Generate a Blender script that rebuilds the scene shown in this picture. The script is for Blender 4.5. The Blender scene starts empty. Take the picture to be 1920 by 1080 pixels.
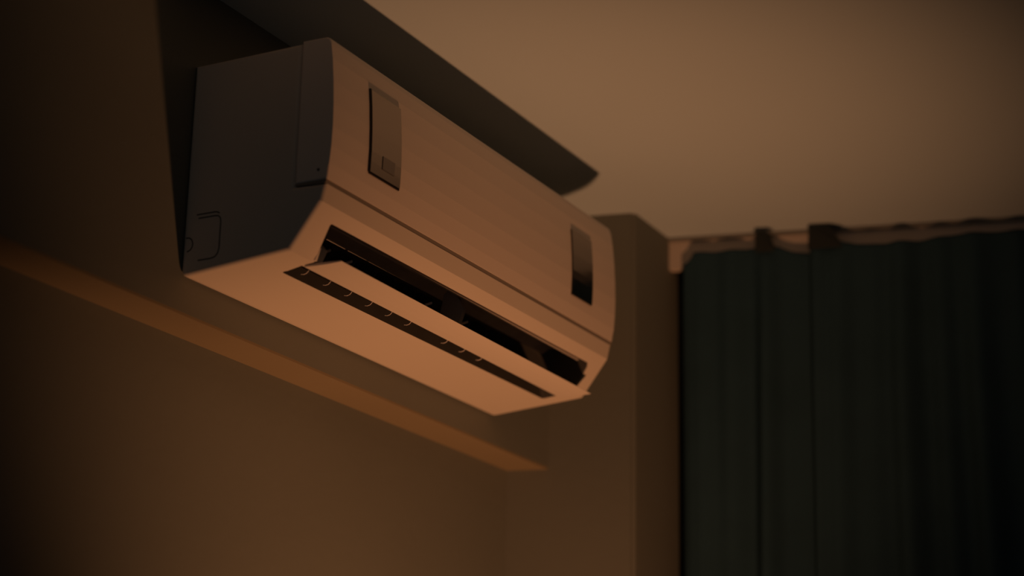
import bpy, bmesh, math, random
from mathutils import Vector, Matrix
random.seed(7)
S = bpy.context.scene
C = S.collection
# metres. x = out of the air-conditioner wall, y = along it (away from camera), z = up.
ZB = 2.05            # height of the air conditioner's underside
CEIL = 2.445

# ------------------------------------------------------------------ camera
cd = bpy.data.cameras.new('camera'); cam = bpy.data.objects.new('camera', cd); C.objects.link(cam)
yaw, pitch, roll = -0.4975478, 0.3006695, 0.0202724
fwd = Vector((math.sin(yaw)*math.cos(pitch), math.cos(yaw)*math.cos(pitch), math.sin(pitch)))
rt = fwd.cross(Vector((0, 0, 1))).normalized(); up = rt.cross(fwd)
c_, s_ = math.cos(roll), math.sin(roll)
r2 = rt*c_ + up*s_; u2 = up*c_ - rt*s_
cam.matrix_world = Matrix(((r2.x, u2.x, -fwd.x, 1.4763629), (r2.y, u2.y, -fwd.y, -1.8563694),
                           (r2.z, u2.z, -fwd.z, -0.7287722+ZB), (0, 0, 0, 1)))
cd.sensor_width = 36; cd.lens = 3706.967/1920*36
cd.clip_start = 0.05
cd.dof.use_dof = True; cd.dof.focus_distance = 2.62; cd.dof.aperture_fstop = 2.1
S.camera = cam
# ------------------------------------------------------------------ world, light, exposure
w = bpy.data.worlds.new('world'); S.world = w; w.use_nodes = True
w.node_tree.nodes['Background'].inputs[0].default_value = (0.55, 0.75, 0.8, 1)
w.node_tree.nodes['Background'].inputs[1].default_value = 0.06
ld = bpy.data.lights.new('bedside_lamp_light', 'SPOT'); lo = bpy.data.objects.new('bedside_lamp_light', ld); C.objects.link(lo)
LX, LY, LZ = 0.70, 0.356, ZB-1.282
lo.location = (LX, LY, LZ)
lo.rotation_euler = Vector((-0.50, 0.209, 1.0)).to_track_quat('-Z', 'Y').to_euler()
ld.energy = 43.0; ld.color = (1.0, 0.415, 0.168); ld.shadow_soft_size = 0.035
ld.spot_size = math.radians(78); ld.spot_blend = 1.0
S.view_settings.view_transform = 'Standard'; S.view_settings.look = 'None'
S.view_settings.exposure = 0.0; S.view_settings.gamma = 1.0; S.view_settings.use_curve_mapping = False

# ------------------------------------------------------------------ materials
def mat(name, col, rough=0.6, metal=0.0, noise=0.0, nscale=8.0, bump=0.0, bscale=60.0, coat=0.0, spec=0.5):
    m = bpy.data.materials.new(name); m.use_nodes = True
    nt = m.node_tree; b = nt.nodes['Principled BSDF']
    b.inputs['Roughness'].default_value = rough; b.inputs['Metallic'].default_value = metal
    b.inputs['Coat Weight'].default_value = coat; b.inputs['Specular IOR Level'].default_value = spec
    tc = nt.nodes.new('ShaderNodeTexCoord')
    n = nt.nodes.new('ShaderNodeTexNoise'); n.inputs['Scale'].default_value = nscale; n.inputs['Detail'].default_value = 5
    nt.links.new(tc.outputs['Object'], n.inputs['Vector'])
    mr = nt.nodes.new('ShaderNodeMapRange'); mr.inputs['To Min'].default_value = 1-noise; mr.inputs['To Max'].default_value = 1+noise
    nt.links.new(n.outputs['Fac'], mr.inputs['Value'])
    mx = nt.nodes.new('ShaderNodeVectorMath'); mx.operation = 'SCALE'; mx.inputs[0].default_value = col
    nt.links.new(mr.outputs[0], mx.inputs['Scale']); nt.links.new(mx.outputs[0], b.inputs['Base Color'])
    if bump:
        n2 = nt.nodes.new('ShaderNodeTexNoise'); n2.inputs['Scale'].default_value = bscale; n2.inputs['Detail'].default_value = 6
        nt.links.new(tc.outputs['Object'], n2.inputs['Vector'])
        bp = nt.nodes.new('ShaderNodeBump'); bp.inputs['Strength'].default_value = bump; bp.inputs['Distance'].default_value = 0.002
        nt.links.new(n2.outputs['Fac'], bp.inputs['Height']); nt.links.new(bp.outputs[0], b.inputs['Normal'])
    return m
M_wall = mat('wall_paint', (0.172, 0.184, 0.166), 0.75, noise=0.10, nscale=3, bump=0.25, bscale=45)
M_soffit = mat('soffit_lit_tone', (0.255, 0.205, 0.130), 0.75, noise=0.10, nscale=3, bump=0.2, bscale=45)  # brightness of the lit underside put into a lighter, warmer colour
M_ceil = mat('ceiling_paint', (0.55, 0.68, 0.78), 0.9, noise=0.03, nscale=2, bump=0.1)
M_dark = mat('dark_wall_paint', (0.05, 0.055, 0.06), 0.8, noise=0.1)
M_floor = mat('floor_boards', (0.03, 0.025, 0.022), 0.5, noise=0.3, nscale=5)
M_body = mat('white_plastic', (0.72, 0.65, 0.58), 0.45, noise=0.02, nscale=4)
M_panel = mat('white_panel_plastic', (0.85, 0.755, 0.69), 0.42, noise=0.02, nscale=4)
M_vane = mat('vane_plastic', (0.76, 0.69, 0.63), 0.42, noise=0.02, nscale=6)
M_seam = mat('seam_gasket', (0.24, 0.21, 0.185), 0.5)
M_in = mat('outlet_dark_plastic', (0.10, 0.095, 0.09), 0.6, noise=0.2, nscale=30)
M_duct = mat('duct_plastic', (0.55, 0.50, 0.47), 0.5, noise=0.35, nscale=25)
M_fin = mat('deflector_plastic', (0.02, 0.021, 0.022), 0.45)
M_littip = mat('deflector_lit_tip', (0.90, 0.80, 0.76), 0.35)  # fin tips coloured pale to look lit
M_grey = mat('interior_grey_plastic', (0.40, 0.36, 0.34), 0.5)
M_mirror = mat('glossy_display', (0.37, 0.32, 0.29), 0.12, metal=1.0)
M_edge = mat('display_edge', (0.015, 0.014, 0.013), 0.35)
M_stk = mat('display_readout', (0.30, 0.27, 0.26), 0.3, metal=0.8)
M_groove = mat('groove_shadow_gap', (0.003, 0.003, 0.003), 0.8)
M_curt = mat('curtain_cloth', (0.030, 0.070, 0.100), 0.9, noise=0.15, nscale=12, bump=0.4, bscale=400, spec=0.15)
M_tape = mat('curtain_tape', (0.032, 0.040, 0.042), 0.9, spec=0.2)
M_litboard = mat('lit_board_paint', (0.62, 0.55, 0.50), 0.6)  # for the board added to catch light above the curtains
M_rail = mat('rail_paint', (0.22, 0.22, 0.21), 0.6)
M_steel = mat('screw_metal', (0.05, 0.045, 0.04), 0.4, metal=0.6)

# ------------------------------------------------------------------ helpers
def link(name, bm, m, parent=None, smooth=False, loc=None):
    bmesh.ops.recalc_face_normals(bm, faces=bm.faces)
    me = bpy.data.meshes.new(name); bm.to_mesh(me); bm.free()
    for mm in (m if isinstance(m, (list, tuple)) else [m]): me.materials.append(mm)
    o = bpy.data.objects.new(name, me); C.objects.link(o)
    if smooth:
        for p in me.polygons: p.use_smooth = True
    if parent: o.parent = parent
    if loc: o.location = loc
    return o
def tag(o, label, cat, group=None):
    o['label'] = label; o['category'] = cat
    if group: o['group'] = group
    return o
def struct(name, bm, m, label, parent=None):
    o = link(name, bm, m, parent); o['kind'] = 'structure'; o['label'] = label; o['category'] = name.split('_')[0]
    return o
def box(bm, x0, x1, y0, y1, z0, z1, bev=0.0, seg=2):
    r = bmesh.ops.create_cube(bm, size=1.0); vs = r['verts']
    for v in vs:
        v.co = Vector((x0+(v.co.x+.5)*(x1-x0), y0+(v.co.y+.5)*(y1-y0), z0+(v.co.z+.5)*(z1-z0)))
    if bev:
        es = set(e for v in vs for e in v.link_edges)
        bmesh.ops.bevel(bm, geom=list(es), offset=bev, segments=seg, affect='EDGES', profile=0.5)
def prism_xy(bm, pts, z0, z1):
    a = [bm.verts.new((x, y, z0)) for x, y in pts]; b = [bm.verts.new((x, y, z1)) for x, y in pts]
    n = len(pts); bm.faces.new(a[::-1]); bm.faces.new(b)
    for i in range(n): bm.faces.new((a[i], a[(i+1) % n], b[(i+1) % n], b[i]))
def rounded(pts, rads, seg=5):
    """closed 2-D polygon with each corner rounded"""
    out = []; n = len(pts)
    for i in range(n):
        p = Vector(pts[i]); a = Vector(pts[i-1]); b = Vector(pts[(i+1) % n]); r = rads[i]
        if r <= 0: out.append(tuple(p)); continue
        da = (a-p).normalized(); db = (b-p).normalized()
        t0 = p+da*r; t1 = p+db*r
        for k in range(seg+1):
            t = k/seg; out.append(tuple(t0*(1-t)**2 + p*2*t*(1-t) + t1*t*t))
    return out
def extrude_y(bm, prof, y0, y1, bev=0.0, seg=3, yfun=None):
    """profile in (x,z), extruded along y; the end outlines can be bevelled"""
    a = [bm.verts.new((x, y0 if yfun is None else yfun(0, z), z)) for x, z in prof]
    b = [bm.verts.new((x, y1 if yfun is None else yfun(1, z), z)) for x, z in prof]
    n = len(prof); fa = bm.faces.new(a[::-1]); fb = bm.faces.new(b)
    for i in range(n): bm.faces.new((a[i], a[(i+1) % n], b[(i+1) % n], b[i]))
    if bev:
        bmesh.ops.bevel(bm, geom=list(fa.edges)+list(fb.edges), offset=bev, segments=seg, affect='EDGES', profile=0.5)
def inset(prof, d):
    n = len(prof); ar = sum(prof[i-1][0]*prof[i][1]-prof[i][0]*prof[i-1][1] for i in range(n)); sg = 1 if ar > 0 else -1
    out = []
    for i in range(n):
        p = Vector(prof[i]); a = (p-Vector(prof[i-1])).normalized(); b = (Vector(prof[(i+1) % n])-p).normalized()
        na = Vector((-a.y, a.x))*sg; nb = Vector((-b.y, b.x))*sg; m = (na+nb)
        if m.length < 1e-6: m = na
        m.normalize(); out.append(tuple(p+m*d/max(0.35, m.dot(na))))
    return out
def loft_y(bm, prof, y0, y1, rad, seg=4, yfun=None):
    """extrusion along y whose two end outlines are rounded with radius rad"""
    rings = []
    for e in (0, 1):
        st = []
        for k in range(seg+1):
            a = math.pi/2*k/seg; st.append((rad*(1-math.sin(a)), rad*(1-math.cos(a))))
        if e == 1: st = st[::-1]
        for ins, dy in st:
            pf = inset(prof, ins)
            rings.append([bm.verts.new((x, ((y0 if e == 0 else y1) if yfun is None else yfun(e, z))+(dy if e == 0 else -dy), z)) for x, z in pf])
    n = len(prof)
    bm.faces.new(rings[0][::-1]); bm.faces.new(rings[-1])
    for a, b in zip(rings, rings[1:]):
        for i in range(n): bm.faces.new((a[i], a[(i+1) % n], b[(i+1) % n], b[i]))
def tube(bm, pts, r, n=6, flat=1.0):
    rings = []
    for i, p in enumerate(pts):
        p = Vector(p); d = (Vector(pts[min(i+1, len(pts)-1)])-Vector(pts[max(i-1, 0)])).normalized()
        s = d.cross(Vector((0, 1, 0)))
        if s.length < 1e-3: s = d.cross(Vector((0, 0, 1)))
        s.normalize(); t = d.cross(s)
        rings.append([bm.verts.new(p+s*r*math.cos(6.2832*k/n)+t*r*flat*math.sin(6.2832*k/n)) for k in range(n)])
    for i in range(len(rings)-1):
        for k in range(n): bm.faces.new((rings[i][k], rings[i][(k+1) % n], rings[i+1][(k+1) % n], rings[i+1][k]))
    bm.faces.new(rings[0][::-1]); bm.faces.new(rings[-1])

# ------------------------------------------------------------------ the room
YF0, SK = 1.142, 0.25          # far wall: y = YF0 + SK*x   (the corner is not square)
RX = 3.2; YN = -3.4; REC = ZB-0.0415
# left wall above the recess, then the recessed lower part
bm = bmesh.new(); box(bm, -0.25, 0, YN, 1.45, REC, CEIL)
box(bm, -0.25, -0.068, YN, 1.45, 0, REC)
struct('wall_left', bm, M_wall, 'brown painted wall with a shallow recess under the air conditioner')
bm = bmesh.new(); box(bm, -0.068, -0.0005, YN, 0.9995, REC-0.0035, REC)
struct('trim_1', bm, M_soffit, 'underside of the wall step at the recess, its lit look painted lighter and warmer')
# jamb that closes the recess at the column
bm = bmesh.new()
xc, yc = 0.141, 1.034
prism_xy(bm, [(-0.068, 1.0-0.068*0.24), (xc, yc), (xc-0.004, YF0+0.1+SK*xc), (-0.068, 1.4)], 0, CEIL)
es = [e for e in bm.edges if abs(e.verts[0].co.z-e.verts[1].co.z) > 1 and abs(e.verts[0].co.x-xc) < 1e-4]
bmesh.ops.bevel(bm, geom=es, offset=0.006, segments=3, affect='EDGES')
struct('wall_column', bm, M_wall, 'narrow boxed wall column between the air conditioner and the curtains')
bm = bmesh.new(); yw = lambda x: YF0+0.080+SK*x
prism_xy(bm, [(-0.2, yw(-0.2)), (RX+.3, yw(RX+.3)), (RX+.3, yw(RX+.3)+.15), (-0.2, yw(-0.2)+.15)], 0, CEIL)
struct('wall_far', bm, M_wall, 'far wall hidden behind the dark curtains')
bm = bmesh.new(); box(bm, RX, RX+0.15, YN, 2.2, 0, CEIL)
struct('wall_right', bm, M_dark, 'right wall of the room outside the view')
bm = bmesh.new(); box(bm, -0.3, RX+0.2, YN, 2.3, CEIL, CEIL+0.12)
struct('ceiling', bm, M_ceil, 'pale flat ceiling lit from below')
bm = bmesh.new(); box(bm, -0.3, RX+0.2, YN, 2.3, -0.12, 0)
struct('floor', bm, M_floor, 'dark wooden floor')

# ------------------------------------------------------------------ air conditioner
L = 0.80
ac = bpy.data.objects.new('wall_air_conditioner', None); C.objects.link(ac); ac.location = (0, 0, ZB)
tag(ac, 'white wall-mounted split air conditioner with open louver, fixed high on the brown wall', 'air conditioner')
P1 = (0.1623, 0.0136); P2 = (0.2050, 0.0704); P3 = (0.2100, 0.0925)
prof = rounded([(0.0008, 0), P1, P2, P3, (0.1645, 0.0945), (0.1645, 0.284), (0.0008, 0.284)],
               [0.011, 0, 0, 0, 0, 0.0, 0], 4)
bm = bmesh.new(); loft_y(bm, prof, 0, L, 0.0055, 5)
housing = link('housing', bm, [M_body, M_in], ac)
# cavity: cut through bottom and slanted face
cav = [(0.1138, -0.02), (0.1125, 0.004), (0.108, 0.03), (0.088, 0.052), (0.052, 0.085), (0.050, 0.135), (0.085, 0.165), (0.130, 0.162),
       (0.150, 0.125), (0.168, 0.088), (0.186, 0.0665), (0.1935, 0.0553), (0.215, 0.040), (0.25, -0.02)]
def yf(end, z):
    t = max(0, min(1, z/0.056))
    return (0.062-0.023*t) if end == 0 else (0.7635-0.0105*t)
bm = bmesh.new()
# clip z-dependence: cutter ends slant like the outlet's ends
loft_y(bm, cav, 0, 1, 0.004, 4, yfun=yf)
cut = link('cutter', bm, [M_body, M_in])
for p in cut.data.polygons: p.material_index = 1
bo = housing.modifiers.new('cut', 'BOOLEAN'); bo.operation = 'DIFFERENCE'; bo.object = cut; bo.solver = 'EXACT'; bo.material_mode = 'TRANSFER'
cut.parent = ac
bpy.context.view_layer.update()
dg = bpy.context.evaluated_depsgraph_get()
me = bpy.data.meshes.new_from_object(housing.evaluated_get(dg)); housing.modifiers.clear(); housing.data = me
bpy.data.objects.remove(cut)
me = housing.data

# front panel: gently bowed shell
fr = [(0.2112, 0.0978), (0.2140, 0.118), (0.2158, 0.140), (0.2166, 0.165), (0.2160, 0.195), (0.2143, 0.225), (0.2115, 0.255), (0.2085, 0.2745)]
pp = [(0.1655, 0.0978)] + fr + [(0.2074, 0.2795), (0.2052, 0.2832), (0.2010, 0.2855), (0.1655, 0.2862)]
bm = bmesh.new(); extrude_y(bm, pp, 0.0, L, bev=0.0022, seg=3)
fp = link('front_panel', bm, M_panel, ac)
def xf(z):
    for i in range(len(fr)-1):
        if fr[i][1] <= z <= fr[i+1][1]:
            t = (z-fr[i][1])/(fr[i+1][1]-fr[i][1]); return fr[i][0]+t*(fr[i+1][0]-fr[i][0])
    return fr[0][0] if z < fr[0][1] else fr[-1][0]
# top grille (seen only from above)
tg = bmesh.new(); box(tg, 0.02, 0.155, 0.02, L-0.02, 0.284, 0.2865)
grille = link('top_frame', tg, M_body, ac)
for k in range(9):
    bm = bmesh.new(); box(bm, 0.028+k*0.0138, 0.033+k*0.0138, 0.03, L-0.03, 0.2865, 0.2895)
    link('grille_bar', bm, M_body, grille)
# seam gasket between lip and front panel
bm = bmesh.new(); extrude_y(bm, [(0.1655, 0.0947), (0.2095, 0.0927), (0.2107, 0.0977), (0.1655, 0.0977)], 0.0008, L-0.0008)
link('seam_strip', bm, M_seam, ac)
# glossy display badges
def badge(y0, y1, z0, z1):
    bm = bmesh.new(); n = 8; out = []
    for side, off in ((0, 0.0024), (1, -0.0005)):
        row = []
        for i in range(n+1):
            z = z0+(z1-z0)*i/n; row.append([bm.verts.new((xf(z)+off, y, z)) for y in (y0, y1)])
        out.append(row)
    f, b = out
    for i in range(n):
        fc = bm.faces.new((f[i][0], f[i][1], f[i+1][1], f[i+1][0]))
        bm.faces.new((b[i][0], b[i+1][0], b[i+1][1], b[i][1])).material_index = 1
        for j in (0, 1):
            q = (f[i][j], f[i+1][j], b[i+1][j], b[i][j]); bm.faces.new(q).material_index = 1
    bm.faces.new((f[0][0], f[0][1], b[0][1], b[0][0])).material_index = 1
    bm.faces.new((f[n][0], f[n][1], b[n][1], b[n][0])).material_index = 1
    return bm
d1 = link('display_panel', badge(0.0855, 0.1560, 0.1350, 0.2450), [M_mirror, M_edge], fp)
d1['label'] = 'glossy display panel near the left end, thickness shadow drawn dark at its left and lower edges'
d2 = link('display_panel', badge(0.6490, 0.7160, 0.1330, 0.2350), [M_mirror, M_edge], fp)
d2['label'] = 'glossy display window near the right end, its lower half dark'
bm = bmesh.new()
zz = (0.1465, 0.1635); r = [[bm.verts.new((xf(z)+o, y, z)) for z in zz for y in (0.1115, 0.1400)] for o in (0.0020, 0.0032)]
for q in ((0, 1, 3, 2),): bm.faces.new([r[1][k] for k in q]); bm.faces.new([r[0][k] for k in q[::-1]])
for a, b in ((0, 1), (1, 3), (3, 2), (2, 0)): bm.faces.new((r[0][a], r[0][b], r[1][b], r[1][a]))
rd = link('readout_window', bm, M_stk, ac); rd['label'] = 'small dark square low on the left display'
# left display: dark lines painted in for the shadow of its thickness
bm = bmesh.new()
tube(bm, [(xf(z)+0.0006, 0.0845, z) for z in (0.1345, 0.15, 0.17, 0.19, 0.21, 0.23, 0.246)], 0.0021, 6)
tube(bm, [(xf(0.134)+0.0006, 0.0845+(0.0715)*k/4, 0.1338) for k in range(5)], 0.0016, 6)
link('display_edge_shadow', bm, M_edge, ac)

# side details on the near end (y = 0)
def groove(name, pts, r=0.0009):
    bm = bmesh.new(); tube(bm, [(x, 0.0002, z) for x, z in pts], r, 6, 1.0)
    return link(name, bm, M_groove, ac)
kn = rounded([(0.0565, 0.0195), (0.0565, 0.0775)], [0, 0])
path = [(0.026, 0.0192), (0.045, 0.0192), (0.0515, 0.0205), (0.0555, 0.0245), (0.0572, 0.031), (0.0572, 0.066), (0.0562, 0.0710), (0.0525, 0.0738), (0.047, 0.0745), (0.023, 0.0745)]
groove('knockout_outline', path)
groove('knockout_groove', [(0.020, 0.0795), (0.048, 0.0795), (0.052, 0.0785), (0.0545, 0.0768)])
groove('pipe_notch', [(0.0055, 0.0510), (0.0105, 0.0505), (0.0145, 0.0475), (0.0162, 0.0428), (0.0160, 0.0385), (0.0135, 0.0345), (0.0085, 0.0325)])
bm = bmesh.new()
bmesh.ops.create_cone(bm, cap_ends=True, segments=12, radius1=0.0022, radius2=0.0016, depth=0.0016, matrix=Matrix.Translation((0.1985, 0, 0.1110)) @ Matrix.Rotation(math.pi/2, 4, 'X'))
link('screw_cap', bm, M_steel, ac)

# louver: nearly flat blade, open
bm = bmesh.new(); rows = []
for k in range(17):
    t = k/16; y = 0.0555+t*(0.7585-0.0555); xb = 0.1462-0.0055*t; xe = 0.2012-0.0055*t; z = 0.0106-0.0026*t
    pr_ = [(xb, z+0.0004), (xb+0.001, z), (xb+0.018, z-0.0008), (xb+0.036, z-0.0009), (xe-0.001, z-0.0003), (xe, z),
           (xe-0.001, z+0.0010), (xb+0.036, z+0.0020), (xb+0.018, z+0.0022), (xb+0.001, z+0.0016)]
    rows.append([bm.verts.new((a, y, b)) for a, b in pr_])
for k in range(16):
    for i in range(10): bm.faces.new((rows[k][i], rows[k][(i+1) % 10], rows[k+1][(i+1) % 10], rows[k+1][i]))
bm.faces.new(rows[0][::-1]); bm.faces.new(rows[-1])
lv = link('louver', bm, M_vane, ac); lv['label'] = 'wide flat louver blade standing open across the outlet'
bm = bmesh.new(); extrude_y(bm, [(0.140, 0.0145), (0.166, 0.0150), (0.1735, 0.030), (0.160, 0.046), (0.140, 0.040)], 0.050, 0.066, bev=0.001, seg=2)
link('hinge_cover', bm, M_body, ac)
# centre bracket
bm = bmesh.new(); extrude_y(bm, [(0.134, 0.016), (0.152, 0.0095), (0.168, 0.018), (0.178, 0.046), (0.170, 0.062), (0.156, 0.080), (0.146, 0.070)], 0.396, 0.404, bev=0.0008, seg=2)
link('centre_bracket', bm, M_grey, ac)
# inner lip of the outlet's top
bm = bmesh.new(); extrude_y(bm, [(0.160, 0.083), (0.176, 0.0605), (0.1785, 0.0620), (0.165, 0.088)], 0.046, 0.752)
link('outlet_baffle', bm, M_grey, ac)
# curved duct wall behind the deflectors
bm = bmesh.new()
dw = [(0.1785, 0.0640), (0.166, 0.080), (0.148, 0.088), (0.126, 0.084), (0.116, 0.078)]
extrude_y(bm, dw+[(x-0.003, z+0.003) for x, z in dw[::-1]], 0.0415, 0.7525)
link('duct_wall', bm, M_duct, ac)
# air deflectors every 5 cm, pale tips painted in for their lit edges
fin_me = None
tip_low_me = tip_up_me = None
for k in range(10):
    y = 0.0975+0.0500*k
    if abs(y-0.4) < 0.012: continue
    o = None
    if fin_me is None:
        bm = bmesh.new()
        extrude_y(bm, [(0.116, 0.026), (0.128, 0.020), (0.148, 0.028), (0.160, 0.040), (0.157, 0.050), (0.140, 0.060), (0.114, 0.060), (0.104, 0.045)], -0.0009, 0.0009)
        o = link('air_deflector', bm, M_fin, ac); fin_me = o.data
        bm = bmesh.new(); tube(bm, [(0.1135, 0, 0.0180), (0.1175, 0.0, 0.0172), (0.1215, 0.0, 0.0180), (0.1240, 0.0005, 0.0208), (0.1250, 0.001, 0.0240)], 0.00065, 6)
        t = link('deflector_hook', bm, M_littip, o); tip_low_me = t.data
        bm = bmesh.new(); box(bm, 0.1455, 0.1575, -0.0018, 0.0018, 0.0405, 0.0440, 0.0008, 2)
        bmesh.ops.rotate(bm, verts=bm.verts, cent=(0.15, 0, 0.042), matrix=Matrix.Rotation(-0.15, 3, 'Y'))
        u = link('deflector_lit_edge', bm, M_littip, o); tip_up_me = u.data
        o.location.y = y
    else:
        o = bpy.data.objects.new('air_deflector', fin_me); C.objects.link(o); o.parent = ac; o.location.y = y
        t = bpy.data.objects.new('deflector_hook', tip_low_me); C.objects.link(t); t.parent = o
        if k in (1, 5, 6, 7):
            u = bpy.data.objects.new('deflector_lit_edge', tip_up_me); C.objects.link(u); u.parent = o

# ------------------------------------------------------------------ curtains
def curtain(name, x0, x1, ktop, folds, label, yoff, edge=0.0):
    """folds: list of (x, sigma, depth toward the room). ktop: (x, z) of the upper hem"""
    bm = bmesh.new(); NX = int((x1-x0)/0.004); NZ = 60; zb = 0.03
    def zt(x):
        for i in range(len(ktop)-1):
            if ktop[i][0] <= x <= ktop[i+1][0]:
                t = (x-ktop[i][0])/(ktop[i+1][0]-ktop[i][0]); return ktop[i][1]+t*(ktop[i+1][1]-ktop[i][1])
        return ktop[0][1] if x < ktop[0][0] else ktop[-1][1]
    g = []
    for i in range(NX+1):
        x = x0+(x1-x0)*i/NX; top = zt(x)+ZB; row = []
        for j in range(NZ+1):
            t = (j/NZ)**1.5; z = top+(zb-top)*t; h = top-z
            d = sum(a*math.exp(-((x-(fx+0.012*math.sin(2.0*h+fx*9)*min(1, h)))/s)**2) for fx, s, a in folds)
            d *= 0.55+0.45*min(1, h/0.25)
            d += 0.0025*math.sin(x*55+h*1.5)+0.0015*math.sin(x*131-h)
            y = YF0+SK*x+yoff-d
            row.append(bm.verts.new((x, y, z)))
        g.append(row)
    for i in range(NX):
        for j in range(NZ): bm.faces.new((g[i][j], g[i+1][j], g[i+1][j+1], g[i][j+1]))
    o = link(name, bm, M_curt, None, smooth=True)
    sm = o.modifiers.new('thick', 'SOLIDIFY'); sm.thickness = 0.002
    return o
foldsA = [(0.176, 0.010, 0.006), (0.195, 0.022, 0.020), (0.245, 0.026, 0.016), (0.312, 0.017, 0.032), (0.375, 0.012, 0.004)]
cA = curtain('curtain', 0.168, 0.396, [(0.168, 0.340), (0.178, 0.344), (0.188, 0.361), (0.24, 0.360), (0.292, 0.364), (0.3265, 0.364), (0.335, 0.361), (0.352, 0.353), (0.396, 0.346)], foldsA, '', 0.0)
tag(cA, 'narrow dark curtain panel hanging next to the wall column', 'curtain')
foldsB = [(0.398, 0.014, 0.020), (0.430, 0.022, 0.030), (0.480, 0.020, 0.012), (0.535, 0.022, 0.030), (0.60, 0.018, 0.012), (0.655, 0.022, 0.032), (0.72, 0.022, 0.018), (0.80, 0.022, 0.034)] + \
         [(0.88+0.085*k, 0.022, 0.02+0.014*((k*7) % 3)/2) for k in range(28)]
ktB = [(0.386, 0.372), (0.424, 0.370), (0.441, 0.361), (0.484, 0.355), (0.554, 0.357), (0.622, 0.364), (0.74, 0.365), (0.85, 0.358), (1.0, 0.364), (3.15, 0.362)]
cB = curtain('curtain', 0.386, 3.15, ktB, foldsB, '', -0.006)
tag(cB, 'wide dark curtain panel filling the right side, top hem sagging between hooks', 'curtain')
def header(x0, x1, z0, z1, parent, cut=0.0, yoff=-0.03):
    bm = bmesh.new()
    y0 = YF0+SK*x0+yoff; y1 = YF0+SK*x1+yoff
    pts = [(x0, y0, z0), (x1+cut, y1, z0), (x1, y1, z1-0.004), (x1-0.006, y1, z1), (x0+0.002, y0, z1)]
    a = [bm.verts.new((x, y, z+ZB)) for x, y, z in pts]; b = [bm.verts.new((x, y+0.006, z+ZB)) for x, y, z in pts]
    n = len(pts); bm.faces.new(a); bm.faces.new(b[::-1])
    for i in range(n): bm.faces.new((a[i], a[(i+1) % n], b[(i+1) % n], b[i]))
    return link('heading_tab', bm, M_tape, parent)
header(0.2985, 0.3235, 0.350, 0.3855, cA, 0.008)
header(0.3870, 0.4260, 0.350, 0.3890, cB, 0.018)
for k in range(8): header(0.84+0.27*k, 0.87+0.27*k, 0.350, 0.386, cB, 0.012)
# pale board added behind the hem so a lit strip shows above it
bm = bmesh.new()
t0, t1 = 0.1330, 3.15
prism_xy(bm, [(t0, YF0+SK*t0+0.008), (t1, YF0+SK*t1+0.008), (t1, YF0+SK*t1+0.022), (t0, YF0+SK*t0+0.022)], CEIL-0.058, CEIL-0.0002)
tr = link('track_lit_board', bm, M_litboard, None)
tag(tr, 'curtain track under the ceiling, with a thin pale board added to catch light above the dark curtains', 'curtain track')
bm = bmesh.new()
prism_xy(bm, [(t0, YF0+SK*t0+0.002), (t1, YF0+SK*t1+0.002), (t1, YF0+SK*t1+0.008), (t0, YF0+SK*t0+0.008)], CEIL-0.007, CEIL-0.0002)
link('track_rail', bm, M_rail, tr)
